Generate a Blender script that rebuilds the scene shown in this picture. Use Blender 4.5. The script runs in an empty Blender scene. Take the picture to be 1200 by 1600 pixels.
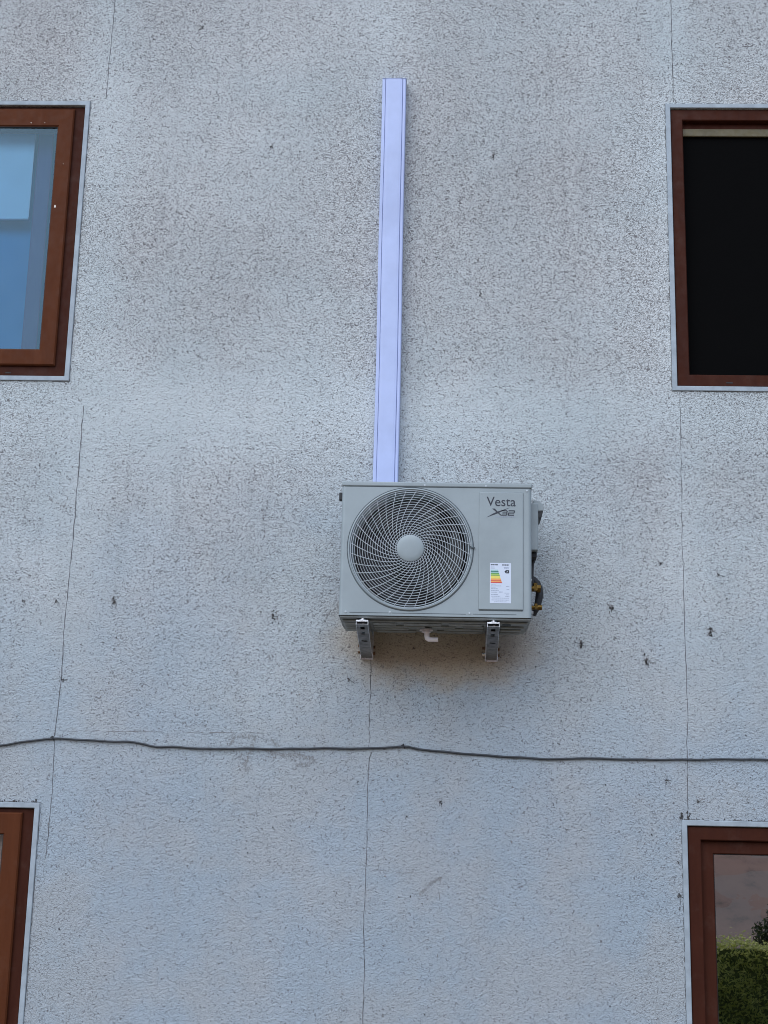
import bpy, bmesh, math, random
from mathutils import Vector, Matrix
R = math.radians
random.seed(7)
scene = bpy.context.scene
col = scene.collection

# ------------------------------------------------------------------ camera
cd = bpy.data.cameras.new('camera')
cam = bpy.data.objects.new('camera', cd)
col.objects.link(cam)
cd.lens = 51.75
cd.sensor_width = 36
cd.sensor_fit = 'AUTO'
cd.clip_start = .05
cd.clip_end = 3000
rt = Vector((0.99921731, 0.03256239, 0.02246032))
up = Vector((-0.0141018, -0.23726462, 0.9713427))
fw = Vector((-0.03695828, 0.97089917, 0.23661972))
cam.matrix_world = Matrix(((rt.x, up.x, -fw.x, 0), (rt.y, up.y, -fw.y, -6.4976), (rt.z, up.z, -fw.z, 1.6), (0, 0, 0, 1)))
scene.camera = cam

# ------------------------------------------------------------------ light
SUN_EL, SUN_AZ = R(46), R(-157)          # soft light from a veiled sky, high up and to the left of the photographer
world = bpy.data.worlds.new('World')
scene.world = world
world.use_nodes = True
wn = world.node_tree
bg = wn.nodes['Background']
sky = wn.nodes.new('ShaderNodeTexSky')
sky.sky_type = 'NISHITA'
sky.sun_disc = False
sky.sun_elevation = SUN_EL
sky.sun_rotation = SUN_AZ
sky.air_density = 1.0
sky.dust_density = .6
sky.ozone_density = 1.5
wn.links.new(sky.outputs[0], bg.inputs[0])
bg.inputs[1].default_value = .09
sd = bpy.data.lights.new('sun', 'SUN')
sd.energy = 1.5
sd.angle = R(85)
sd.color = (.92, .96, .98)
sun = bpy.data.objects.new('sun', sd)
col.objects.link(sun)
sdir = Vector((math.sin(SUN_AZ) * math.cos(SUN_EL), math.cos(SUN_AZ) * math.cos(SUN_EL), math.sin(SUN_EL)))
sun.rotation_euler = sdir.to_track_quat('Z', 'Y').to_euler()
sun.location = (-8, 4, 12)
scene.view_settings.view_transform = 'Standard'
scene.view_settings.look = 'None'
scene.view_settings.gamma = 1
scene.view_settings.exposure = 1.02
scene.cycles.filter_width = 1.0

# ------------------------------------------------------------------ materials
def nt(name):
    m = bpy.data.materials.new(name)
    m.use_nodes = True
    return m, m.node_tree, m.node_tree.nodes['Principled BSDF']

def N(t, kind, **kw):
    n = t.nodes.new('ShaderNode' + kind)
    for k, v in kw.items():
        if k in n.inputs.keys():
            n.inputs[k].default_value = v
        else:
            setattr(n, k, v)
    return n

def noise(t, vec, scale, detail=2, rough=.5, dist=0):
    n = N(t, 'TexNoise', Scale=scale, Detail=detail, Roughness=rough, Distortion=dist)
    t.links.new(vec, n.inputs['Vector'])
    return n.outputs['Fac']

def rng(t, v, a, b, c=0, d=1, smooth=True):
    n = N(t, 'MapRange')
    n.interpolation_type = 'SMOOTHSTEP' if smooth else 'LINEAR'
    t.links.new(v, n.inputs['Value'])
    for k, x in zip(('From Min', 'From Max', 'To Min', 'To Max'), (a, b, c, d)):
        if hasattr(x, 'links'):
            t.links.new(x, n.inputs[k])
        else:
            n.inputs[k].default_value = x
    return n.outputs['Result']

def M(t, op, a, b=0, c=None, clamp=False):
    n = t.nodes.new('ShaderNodeMath')
    n.operation = op
    n.use_clamp = clamp
    for i, x in enumerate((a, b, c)):
        if x is None:
            continue
        if hasattr(x, 'links'):
            t.links.new(x, n.inputs[i])
        else:
            n.inputs[i].default_value = x
    return n.outputs[0]

def mix(t, f, a, b):
    n = t.nodes.new('ShaderNodeMix')
    n.data_type = 'RGBA'
    for k, x in ((0, f), (6, a), (7, b)):
        if hasattr(x, 'links'):
            t.links.new(x, n.inputs[k])
        else:
            n.inputs[k].default_value = x if k == 0 else (*x, 1)
    return n.outputs[2]

def objco(t):
    return t.nodes.new('ShaderNodeTexCoord').outputs['Object']

def bump(t, h, dist, strength=1.0, normal=None):
    b = N(t, 'Bump', Strength=strength, Distance=dist)
    t.links.new(h, b.inputs['Height'])
    if normal is not None:
        t.links.new(normal, b.inputs['Normal'])
    return b.outputs['Normal']

def simple(name, c, rough=.5, metal=0, var=.12, scale=8, bmp=0, bscale=60, spec=.5, c2=None):
    m, t, p = nt(name)
    co = objco(t)
    f = rng(t, noise(t, co, scale, 5, .6), .3, .7)
    a = tuple(x * (1 - var) for x in c)
    b = c2 if c2 else tuple(min(1, x * (1 + var)) for x in c)
    t.links.new(mix(t, f, a, b), p.inputs['Base Color'])
    t.links.new(rng(t, noise(t, co, scale * 2.3, 3), .3, .7, rough * .85, min(1, rough * 1.15)), p.inputs['Roughness'])
    p.inputs['Metallic'].default_value = metal
    p.inputs['Specular IOR Level'].default_value = spec
    if bmp:
        t.links.new(bump(t, noise(t, co, bscale, 3), bmp), p.inputs['Normal'])
    return m

def stucco():
    m, t, p = nt('worm_stucco')
    co = objco(t)
    sx = N(t, 'SeparateXYZ')
    t.links.new(co, sx.inputs[0])
    X, Z = sx.outputs['X'], sx.outputs['Z']
    # plaster relief
    mp = N(t, 'Mapping', Scale=(1, 1, 1.25))
    t.links.new(co, mp.inputs['Vector'])
    mv = mp.outputs[0]
    n1 = noise(t, mv, 90, 2.5, .62, .9)
    n2 = noise(t, mv, 24, 2, .5, .3)
    h = M(t, 'ADD', M(t, 'MULTIPLY', n1, 1), M(t, 'MULTIPLY', n2, .2))
    # where dirt has settled: patchy, more towards the top, cleaner bands at panel joints and openings
    big = noise(t, co, .75, 4, .6, .4)
    mid = noise(t, co, 2.6, 4, .6, .2)
    hi = rng(t, Z, 1.2, 4.6, 0, 1)
    band = M(t, 'MULTIPLY', rng(t, M(t, 'ABSOLUTE', M(t, 'SUBTRACT', Z, 3.66)), .0, .30, 1, 0), .55)
    def near_x(x0, w):
        return rng(t, M(t, 'ABSOLUTE', M(t, 'SUBTRACT', X, x0)), 0, w, 1, 0)
    joints = M(t, 'MAXIMUM', M(t, 'MAXIMUM', near_x(-1.66, .24), near_x(1.1, .16)), M(t, 'MULTIPLY', near_x(-.29, .10), .4))
    clean = M(t, 'MAXIMUM', band, M(t, 'MULTIPLY', joints, .42))
    dirt = M(t, 'ADD', M(t, 'MULTIPLY', hi, .62), M(t, 'MULTIPLY', M(t, 'SUBTRACT', big, .5), 1.0))
    dirt = M(t, 'ADD', dirt, M(t, 'MULTIPLY', M(t, 'SUBTRACT', mid, .5), .55))
    dirt = M(t, 'SUBTRACT', dirt, M(t, 'MULTIPLY', clean, .55), clamp=True)
    # specks of dirt in the hollows of the relief
    sp = noise(t, mv, 120, 2, .65, 1.2)
    thr = rng(t, dirt, 0, 1, .388, .498, False)
    speck = rng(t, sp, M(t, 'SUBTRACT', thr, .035), M(t, 'ADD', thr, .02), 1, 0)
    speck = M(t, 'MULTIPLY', speck, rng(t, noise(t, co, 30, 2), .35, .65, .55, 1))
    base = mix(t, rng(t, noise(t, co, 1.3, 4, .55), .35, .68), (.50, .555, .575), (.605, .645, .66))
    tint = M(t, 'MULTIPLY', rng(t, dirt, .2, .95), .52)
    base = mix(t, tint, base, (.50, .485, .475))
    # duller and bluer towards the bottom of the wall
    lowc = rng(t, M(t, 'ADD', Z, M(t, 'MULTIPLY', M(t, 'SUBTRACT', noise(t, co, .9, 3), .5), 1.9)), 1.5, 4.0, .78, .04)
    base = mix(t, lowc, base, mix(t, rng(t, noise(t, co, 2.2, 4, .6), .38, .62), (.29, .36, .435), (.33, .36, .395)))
    # faint vertical run marks
    ms = N(t, 'Mapping', Scale=(9, 1, .7))
    t.links.new(co, ms.inputs['Vector'])
    run = rng(t, noise(t, ms.outputs[0], 1.6, 4, .6), .5, .78)
    base = mix(t, M(t, 'MULTIPLY', run, .26), base, (.33, .355, .37))
    # yellow-brown patch on the plaster below the unit
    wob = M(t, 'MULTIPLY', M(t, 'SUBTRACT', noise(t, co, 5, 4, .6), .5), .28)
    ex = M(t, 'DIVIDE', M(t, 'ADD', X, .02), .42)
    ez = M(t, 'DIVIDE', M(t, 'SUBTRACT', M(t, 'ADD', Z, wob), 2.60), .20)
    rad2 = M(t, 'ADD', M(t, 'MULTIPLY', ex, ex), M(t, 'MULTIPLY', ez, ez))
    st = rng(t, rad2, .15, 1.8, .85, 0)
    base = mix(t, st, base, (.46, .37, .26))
    base = mix(t, M(t, 'MULTIPLY', rng(t, noise(t, co, 1.9, 3, .6), .56, .75), .22), base, (.42, .44, .45))
    colr = mix(t, M(t, 'MULTIPLY', speck, .86), base, (.12, .105, .11))
    # fine grain
    g = rng(t, noise(t, co, 240, 2, .6), .3, .7, -.06, .06, False)
    hs = N(t, 'HueSaturation')
    t.links.new(colr, hs.inputs['Color'])
    t.links.new(M(t, 'ADD', g, 1), hs.inputs['Value'])
    t.links.new(hs.outputs[0], p.inputs['Base Color'])
    p.inputs['Roughness'].default_value = .92
    p.inputs['Specular IOR Level'].default_value = .25
    hh = M(t, 'SUBTRACT', h, M(t, 'MULTIPLY', speck, .25))
    nb = bump(t, noise(t, co, 3.2, 3, .5, .3), .012, .6)
    t.links.new(bump(t, hh, .0076, 1.0, nb), p.inputs['Normal'])
    return m

def glass_mat(name, ior=1.75, tint=(1, 1, 1), ripple=0.0, refl=(1, 1, 1)):
    m = bpy.data.materials.new(name)
    m.use_nodes = True
    t = m.node_tree
    for n in list(t.nodes):
        t.nodes.remove(n)
    o = t.nodes.new('ShaderNodeOutputMaterial')
    tr = t.nodes.new('ShaderNodeBsdfTransparent')
    tr.inputs[0].default_value = (*tint, 1)
    gl = t.nodes.new('ShaderNodeBsdfGlossy')
    gl.inputs['Roughness'].default_value = .004
    gl.inputs['Color'].default_value = (*refl, 1)
    fr = t.nodes.new('ShaderNodeFresnel')
    fr.inputs['IOR'].default_value = ior
    mx = t.nodes.new('ShaderNodeMixShader')
    t.links.new(fr.outputs[0], mx.inputs[0])
    t.links.new(tr.outputs[0], mx.inputs[1])
    t.links.new(gl.outputs[0], mx.inputs[2])
    t.links.new(mx.outputs[0], o.inputs[0])
    if ripple:
        nb = bump(t, noise(t, objco(t), 3, 2), ripple)
        t.links.new(nb, gl.inputs['Normal'])
    return m

def frame_mat(name, c1, c2, rough=.55):
    """wood-grain foil on window profiles, with small pale chips and dust"""
    m, t, p = nt(name)
    co = objco(t)
    mp = N(t, 'Mapping', Scale=(14, 14, 2))
    t.links.new(co, mp.inputs['Vector'])
    gr = noise(t, mp.outputs[0], 1.2, 5, .65, .5)
    base = mix(t, rng(t, gr, .3, .72), c1, c2)
    dust = M(t, 'MULTIPLY', rng(t, noise(t, co, 9, 5, .7), .5, .8), .18)
    base = mix(t, dust, base, (.13, .085, .07))
    t.links.new(base, p.inputs['Base Color'])
    t.links.new(rng(t, noise(t, co, 30, 4), .3, .7, rough - .1, rough + .15), p.inputs['Roughness'])
    p.inputs['Specular IOR Level'].default_value = .08
    t.links.new(bump(t, gr, .0004), p.inputs['Normal'])
    return m

MAT = {}
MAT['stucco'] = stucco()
MAT['mark'] = simple('dark_dirt', (.045, .043, .043), .95, var=.4, scale=90)
MAT['mark2'] = simple('faded_dirt', (.20, .19, .19), .95, var=.3, scale=90)
MAT['smudge'] = simple('grey_smudge', (.26, .27, .28), .95, var=.15, scale=30)
MAT['crack'] = simple('crack_grey', (.10, .10, .105), .95, var=.5, scale=18)  # flat dark grey for cracks and ragged render edges
MAT['plaster_in'] = simple('interior_plaster', (.30, .29, .28), .9)
MAT['sash'] = frame_mat('brown_sash_foil', (.078, .023, .009), (.098, .030, .012))
MAT['frame'] = frame_mat('dark_frame_foil', (.042, .012, .007), (.054, .016, .009))
MAT['gasket'] = simple('black_gasket', (.015, .015, .016), .6)
MAT['trim'] = simple('white_trim_bead', (.305, .355, .40), .65, var=.14, scale=14, bmp=.0008, bscale=40)
MAT['glass'] = glass_mat('window_glass', 1.9, (.9, .95, 1))
MAT['glass_blue'] = glass_mat('blue_coated_glass', 1.6, (.66, .90, 1), 0, (.55, .82, 1))
MAT['glass_mirror'] = glass_mat('reflective_glass', 3.1, (.6, .62, .62), .00025)
MAT['screen'] = simple('black_insect_screen', (.0045, .0045, .0047), .95, var=.02, scale=6, spec=0)
MAT['blind'] = simple('sky_tinted_blind', (.52, .61, .74), .8, var=.03, scale=4)  # white blind, with the sky mirrored in the glass put into its blue
MAT['skybluecurtain'] = simple('sky_tinted_curtain', (.012, .19, .42), .85, var=.06, scale=3)  # blue of the sky reflected in the pane put into the colour
MAT['lavender'] = simple('lavender_curtain', (.08, .065, .16), .85, var=.03, scale=5)
MAT['beige'] = simple('beige_blind', (.11, .092, .05), .7, var=.12, scale=20)
MAT['cream'] = simple('cream_blind', (.60, .50, .40), .8, var=.1, scale=8)
MAT['housing'] = simple('grey_painted_steel', (.26, .305, .325), .42, var=.07, scale=5, bmp=.0004, bscale=9)
MAT['grille'] = simple('grille_plastic', (.44, .49, .53), .45, var=.05, scale=9)
MAT['ring'] = simple('grille_ring_plastic', (.38, .43, .47), .5)
MAT['seam'] = simple('seam_and_shadow', (.06, .075, .085), .8)
MAT['black'] = simple('black_interior', (.006, .0065, .008), .7)
MAT['fan'] = simple('fan_blade_plastic', (.012, .014, .017), .45)
MAT['rubber'] = simple('black_rubber', (.02, .022, .026), .65)
MAT['ink'] = simple('navy_ink', (.012, .016, .03), .5)
MAT['paper'] = simple('label_paper', (.56, .62, .73), .45, var=.02)
MAT['brass'] = simple('weathered_brass', (.15, .095, .028), .5, 1, var=.3, scale=60, bmp=.001, bscale=160)
MAT['steel'] = simple('galvanised_steel', (.60, .61, .63), .30, .85, var=.22, scale=30, bmp=.0006, bscale=90)
MAT['dark_steel'] = simple('dull_galvanised_steel', (.22, .22, .225), .5, .75, var=.3, scale=26, bmp=.0006)
MAT['screw'] = simple('bright_screw', (.75, .76, .78), .25, 1)
MAT['rusty'] = simple('rusty_bolt', (.16, .09, .05), .6, .6, var=.4, scale=90)
MAT['pan'] = simple('galvanised_base', (.24, .26, .26), .5, .35, var=.2, scale=14)
MAT['pvc'] = simple('white_pvc', (.72, .68, .70), .4, var=.04)
MAT['trunk'] = simple('lilac_white_trunking', (.385, .455, .70), .42, var=.08, scale=3.5, bmp=.0012, bscale=7)
MAT['cable'] = simple('black_cable_sheath', (.032, .038, .046), .6, var=.35, scale=40)
for nme, c in (('dkgreen', (.02, .14, .12)), ('green', (.06, .26, .08)), ('lime', (.33, .50, .12)), ('yellow', (.72, .62, .12)),
               ('orange', (.75, .33, .10)), ('red', (.55, .05, .05)), ('ltgreen', (.35, .55, .55)), ('greytext', (.28, .32, .42))):
    MAT[nme] = simple('ink_' + nme, c, .5, var=.05)

# ------------------------------------------------------------------ mesh helpers
def box(bm, x0, x1, y0, y1, z0, z1, bev=0, seg=2):
    r = bmesh.ops.create_cube(bm, size=1)
    vs = r['verts']
    for v in vs:
        v.co = Vector((x0 if v.co.x < 0 else x1, y0 if v.co.y < 0 else y1, z0 if v.co.z < 0 else z1))
    if bev:
        es = list({e for v in vs for e in v.link_edges})
        bmesh.ops.bevel(bm, geom=es, offset=bev, segments=seg, affect='EDGES', profile=.5)

def tube(bm, pts, r, n=10, caps=True):
    pts = [Vector(p) for p in pts]
    rs = r if isinstance(r, (list, tuple)) else [r] * len(pts)
    prev = None
    rings = []
    ref = Vector((0, 1, 0))
    for i, p in enumerate(pts):
        d = (pts[min(i + 1, len(pts) - 1)] - pts[max(i - 1, 0)]).normalized()
        if prev is None:
            a = d.cross(Vector((0, 0, 1)))
            if a.length < .2:
                a = d.cross(Vector((0, 1, 0)))
            a.normalize()
        else:
            a = prev - d * prev.dot(d)
            a.normalize()
        prev = a
        b = d.cross(a)
        rings.append([bm.verts.new(p + (a * math.cos(2 * math.pi * k / n) + b * math.sin(2 * math.pi * k / n)) * rs[i]) for k in range(n)])
    for i in range(len(rings) - 1):
        for k in range(n):
            bm.faces.new((rings[i][k], rings[i][(k + 1) % n], rings[i + 1][(k + 1) % n], rings[i + 1][k]))
    if caps:
        bm.faces.new(list(reversed(rings[0])))
        bm.faces.new(rings[-1])

def cyl(bm, c, axis, r, l, n=24, r2=None):
    c, axis = Vector(c), Vector(axis).normalized()
    tube(bm, [c - axis * l / 2, c + axis * l / 2], [r, r if r2 is None else r2], n)

def lathe_y(bm, cx, cz, prof, n=96, close=False):
    """profile of (radius, y) spun about the Y direction through (cx, cz)"""
    rings = []
    for r, y in prof:
        rings.append([bm.verts.new((cx + r * math.cos(2 * math.pi * k / n), y, cz + r * math.sin(2 * math.pi * k / n))) for k in range(n)])
    m = len(rings)
    for i in range(m if close else m - 1):
        a, b = rings[i], rings[(i + 1) % m]
        for k in range(n):
            bm.faces.new((a[k], a[(k + 1) % n], b[(k + 1) % n], b[k]))
    return rings

def prism(bm, pts, y0, y1):
    """polygon in x,z extruded in y"""
    a = [bm.verts.new((x, y0, z)) for x, z in pts]
    b = [bm.verts.new((x, y1, z)) for x, z in pts]
    n = len(pts)
    bm.faces.new(a)
    bm.faces.new(list(reversed(b)))
    for i in range(n):
        bm.faces.new((a[i], b[i], b[(i + 1) % n], a[(i + 1) % n]))

def prism_x(bm, pts, x0, x1):
    """polygon in y,z extruded in x"""
    a = [bm.verts.new((x0, y, z)) for y, z in pts]
    b = [bm.verts.new((x1, y, z)) for y, z in pts]
    n = len(pts)
    bm.faces.new(a)
    bm.faces.new(list(reversed(b)))
    for i in range(n):
        bm.faces.new((a[i], b[i], b[(i + 1) % n], a[(i + 1) % n]))

def origin_of(o):
    v = Vector((0, 0, 0))
    while o is not None:
        v += o.location
        o = o.parent
    return v

def obj(name, bm, mats, parent=None, at=None, smooth=None, **props):
    if not isinstance(mats, (list, tuple)):
        mats = [mats]
    bmesh.ops.recalc_face_normals(bm, faces=bm.faces[:])
    off = origin_of(parent) if parent else (Vector(at) if at else Vector((0, 0, 0)))
    for v in bm.verts:
        v.co -= off
    me = bpy.data.meshes.new(name)
    bm.to_mesh(me)
    bm.free()
    for m in mats:
        me.materials.append(MAT[m] if isinstance(m, str) else m)
    o = bpy.data.objects.new(name, me)
    col.objects.link(o)
    if smooth is not None and name in ('service_panel', 'top_cover', 'valve_cover', 'base_pan', 'side_handle'):
        flat = True
    else:
        flat = False
    if parent:
        o.parent = parent
    elif at:
        o.location = at
    if smooth is not None:
        for f in me.polygons:
            f.use_smooth = True
        try:
            me.set_sharp_from_angle(angle=R(smooth))
        except Exception:
            pass
    if flat:
        for f in me.polygons:
            if f.area > 6e-4:
                f.use_smooth = False
    for k, v in props.items():
        o[k] = v
    return o

def thing(name, label, cat, loc, group=None):
    o = bpy.data.objects.new(name, None)
    o.empty_display_size = .1
    col.objects.link(o)
    o.location = loc
    o['label'] = label
    o['category'] = cat
    if group:
        o['group'] = group
    return o

def text_bm(bm, s, x, z, h, y, w=None, bold=0, shear=0, mat_index=0, depth=.0006):
    """lettering as thin solid glyphs standing on the surface at y, facing -Y"""
    cu = bpy.data.curves.new('t', 'FONT')
    cu.body = s
    cu.size = 1
    cu.offset = bold
    cu.shear = shear
    cu.resolution_u = 4
    o = bpy.data.objects.new('t', cu)
    col.objects.link(o)
    bpy.context.view_layer.update()
    me = o.to_mesh()
    t = bmesh.new()
    t.from_mesh(me)
    o.to_mesh_clear()
    bpy.data.objects.remove(o)
    bpy.data.curves.remove(cu)
    xs = [v.co.x for v in t.verts]
    zs = [v.co.y for v in t.verts]
    x0, x1, z0, z1 = min(xs), max(xs), min(zs), max(zs)
    sz = h / (z1 - z0)
    sxx = (w / (x1 - x0)) if w else sz
    ge = bmesh.ops.extrude_face_region(t, geom=t.faces[:])
    ev = {v for v in ge['geom'] if isinstance(v, bmesh.types.BMVert)}
    vm = {}
    for v in t.verts:
        vm[v] = bm.verts.new((x + (v.co.x - x0) * sxx, y - (depth if v in ev else -.0001), z + (v.co.y - z0) * sz))
    for f in t.faces:
        try:
            nf = bm.faces.new([vm[v] for v in f.verts])
            nf.material_index = mat_index
        except ValueError:
            pass
    t.free()

# ------------------------------------------------------------------ ground and surroundings (seen as reflections, and lighting the place)
def ground_mat():
    m, t, p = nt('dry_grass_ground')
    co = objco(t)
    f = rng(t, noise(t, co, .6, 6, .65), .35, .65)
    c = mix(t, f, (.22, .165, .12), (.15, .125, .09))
    c = mix(t, M(t, 'MULTIPLY', rng(t, noise(t, co, 14, 4, .7), .4, .7), .5), c, (.25, .19, .12))
    t.links.new(c, p.inputs['Base Color'])
    p.inputs['Roughness'].default_value = 1
    t.links.new(bump(t, noise(t, co, 25, 4), .03), p.inputs['Normal'])
    return m
MAT['ground'] = ground_mat()
bm = bmesh.new()
bmesh.ops.create_grid(bm, x_segments=4, y_segments=4, size=900)
obj('ground', bm, 'ground', kind='structure')
MAT['paving'] = simple('warm_paving', (.21, .145, .085), .9, var=.15, scale=5, bmp=.004, bscale=30)
bm = bmesh.new()
box(bm, -8, 9, -5.2, -.02, .004, .06, .01)
obj('pavement', bm, 'paving', kind='structure')

def hill_mat():
    m, t, p = nt('bare_hillside')
    co = objco(t)
    f = rng(t, noise(t, co, .22, 6, .6), .35, .65)
    c = mix(t, f, (.72, .42, .31), (.50, .34, .28))
    c = mix(t, rng(t, noise(t, co, .9, 6, .7), .5, .72), c, (.26, .20, .16))
    c = mix(t, rng(t, noise(t, co, .7, 3, .6, 2), .494, .506, 0, .4), c, (.6, .52, .45))
    t.links.new(c, p.inputs['Base Color'])
    p.inputs['Roughness'].default_value = 1
    return m
MAT['hill'] = hill_mat()
bm = bmesh.new()
GX, GY = 60, 24
vs = [[None] * (GX + 1) for _ in range(GY + 1)]
for j in range(GY + 1):
    for i in range(GX + 1):
        x = -520 + 1040 * i / GX
        y = -16 - 480 * (j / GY) ** 1.5
        s = j / GY
        prof = math.sin(min(1, s * 1.25) * math.pi / 2) ** 1.2
        z = -.3 + prof * (30 + 16 * math.sin(x * .011 + 1) + 9 * math.sin(x * .031 + j * .3)) + random.uniform(-1.2, 1.2) * s
        vs[j][i] = bm.verts.new((x, y, z))
for j in range(GY):
    for i in range(GX):
        bm.faces.new((vs[j][i], vs[j][i + 1], vs[j + 1][i + 1], vs[j + 1][i]))
hill = obj('hill', bm, 'hill', kind='structure', smooth=60)
if hill.data.polygons[0].normal.z < 0:
    hill.data.flip_normals()

def leaf_mat(name, c1, c2):
    m, t, p = nt(name)
    co = objco(t)
    f = rng(t, noise(t, co, 22, 3, .7), .35, .65)
    t.links.new(mix(t, f, c1, c2), p.inputs['Base Color'])
    p.inputs['Roughness'].default_value = .35
    tl = t.nodes.new('ShaderNodeBsdfTranslucent')
    tl.inputs[0].default_value = (*[min(1, x * 1.6) for x in c2], 1)
    mx = t.nodes.new('ShaderNodeMixShader')
    mx.inputs[0].default_value = .6
    out = t.nodes['Material Output']
    t.links.new(p.outputs[0], mx.inputs[1])
    t.links.new(tl.outputs[0], mx.inputs[2])
    t.links.new(mx.outputs[0], out.inputs[0])
    return m
MAT['leaf'] = leaf_mat('hedge_leaf', (.24, .30, .05), (.75, .74, .26))
MAT['leaf_dark'] = leaf_mat('tree_leaf', (.02, .035, .012), (.05, .065, .022))
MAT['twig'] = simple('twig_core', (.10, .13, .04), .95, var=.5, scale=30)

def leaves(bm, n, fn, size):
    for _ in range(n):
        c, out = fn()
        nrm = (out + Vector((random.gauss(0, .6), random.gauss(0, .6), random.gauss(.25, .6)))).normalized()
        a = nrm.orthogonal().normalized()
        a = Matrix.Rotation(random.uniform(0, 6.28), 3, nrm) @ a
        b = nrm.cross(a)
        L = size * random.uniform(.7, 1.35)
        W = L * .42
        q = [c - a * L * .5, c + b * W * .5 + nrm * .002, c + a * L * .5, c - b * W * .5 + nrm * .002]
        bm.faces.new([bm.verts.new(v) for v in q])

hedge = thing('hedge', 'clipped leafy green hedge reflected in the lower right window', 'hedge', (2.5, -9, 0))
bm = bmesh.new()
def hfn():
    x = random.uniform(-2.5, 7)
    if random.random() < .68:
        z = random.uniform(.02, .97)
        return Vector((x, -8.5 + random.gauss(0, .045) + .06 * math.sin(x * 9 + z * 11), z)), Vector((0, 1, .2))
    return Vector((x, random.uniform(-8.85, -8.5), .95 + .03 * math.sin(x * 3.1) + .025 * math.sin(x * 17) + abs(random.gauss(0, .045)))), Vector((0, .1, 1))
leaves(bm, 36000, hfn, .042)
obj('foliage', bm, 'leaf', hedge)
bm = bmesh.new()
box(bm, -2.45, 6.95, -8.85, -8.58, 0, .93, .05)
obj('branches', bm, 'twig', hedge)

bush = thing('bush', 'dark round bush behind the hedge, mirrored at the right edge of the lower right window', 'bush', (4.42, -12.6, 0))
bm = bmesh.new()
def tfn():
    u = Vector((random.gauss(0, 1), random.gauss(0, 1), random.gauss(0, 1))).normalized()
    r = random.uniform(.6, 1) * (1 + .12 * math.sin(u.x * 7 + u.z * 5))
    return Vector((4.42, -12.6, .82)) + Vector((u.x * .42 * r, u.y * .42 * r, u.z * .50 * r)), u
leaves(bm, 6000, tfn, .055)
obj('crown', bm, 'leaf_dark', bush)
bm = bmesh.new()
tube(bm, [(4.42, -12.6, 0), (4.43, -12.6, .4), (4.39, -12.62, .9)], [.05, .04, .015])
tube(bm, [(4.42, -12.6, .3), (4.55, -12.65, .8)], [.03, .012])
tube(bm, [(4.42, -12.6, .3), (4.29, -12.55, .75)], [.03, .012])
obj('trunk', bm, 'twig', bush)

# ------------------------------------------------------------------ the house
house = thing('house', 'pale grey stuccoed house wall with dirt specks, hairline cracks and brown framed windows', 'house', (0, 0, 0))
WIN = {  # opening: x0, x1, z0, z1
    'UL': (-3.02, -1.760, 3.816, 5.214),
    'UR': (1.093, 2.36, 3.801, 5.213),
    'LL': (-3.02, -1.744, .43, 1.830),
    'LR': (1.086, 2.36, .43, 1.816),
}
bm = bmesh.new()
xs = sorted({-6.5, 6.8} | {w[0] for w in WIN.values()} | {w[1] for w in WIN.values()} | {-.29})
zs = sorted({0, 8.4} | {w[2] for w in WIN.values()} | {w[3] for w in WIN.values()})
def in_win(x, z):
    return any(w[0] < x < w[1] and w[2] < z < w[3] for w in WIN.values())
TH = .32
cache = {}
def V(x, y, z):
    k = (round(x, 4), round(y, 4), round(z, 4))
    if k not in cache:
        cache[k] = bm.verts.new((x, y, z))
    return cache[k]
solid = {}
for i in range(len(xs) - 1):
    for j in range(len(zs) - 1):
        solid[i, j] = not in_win((xs[i] + xs[i + 1]) / 2, (zs[j] + zs[j + 1]) / 2)
for (i, j), s in solid.items():
    if not s:
        continue
    x0, x1, z0, z1 = xs[i], xs[i + 1], zs[j], zs[j + 1]
    bm.faces.new((V(x0, 0, z0), V(x1, 0, z0), V(x1, 0, z1), V(x0, 0, z1)))
    bm.faces.new((V(x0, TH, z1), V(x1, TH, z1), V(x1, TH, z0), V(x0, TH, z0)))
    for di, dj, a, b in ((-1, 0, (x0, z0), (x0, z1)), (1, 0, (x1, z1), (x1, z0)), (0, -1, (x1, z0), (x0, z0)), (0, 1, (x0, z1), (x1, z1))):
        if not solid.get((i + di, j + dj), False):
            bm.faces.new((V(a[0], 0, a[1]), V(b[0], 0, b[1]), V(b[0], TH, b[1]), V(a[0], TH, a[1])))
for f in bm.faces:
    f.material_index = 0

def poly(pts, y, mi):
    f = bm.faces.new([bm.verts.new((x, y, z)) for x, z in pts])
    f.normal_update()
    if f.normal.y > 0:
        f.normal_flip()
    f.material_index = mi

def free(x, z, m=.03):
    return not any(w[0] - m < x < w[1] + m and w[2] - m < z < w[3] + m for w in WIN.values())

ylev = [0.0012]
def blob(x, z, r, mi, tall=1.3):
    n = random.randint(5, 8)
    ylev[0] = .0012 + (ylev[0] + .00007 - .0012) % .0016
    a0 = random.uniform(0, 6.28)
    poly([(x + r * random.uniform(.55, 1.2) * math.cos(a0 + 6.283 * k / n), z + r * tall * random.uniform(.55, 1.2) * math.sin(a0 + 6.283 * k / n)) for k in range(n)], -ylev[0], mi)

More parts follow.
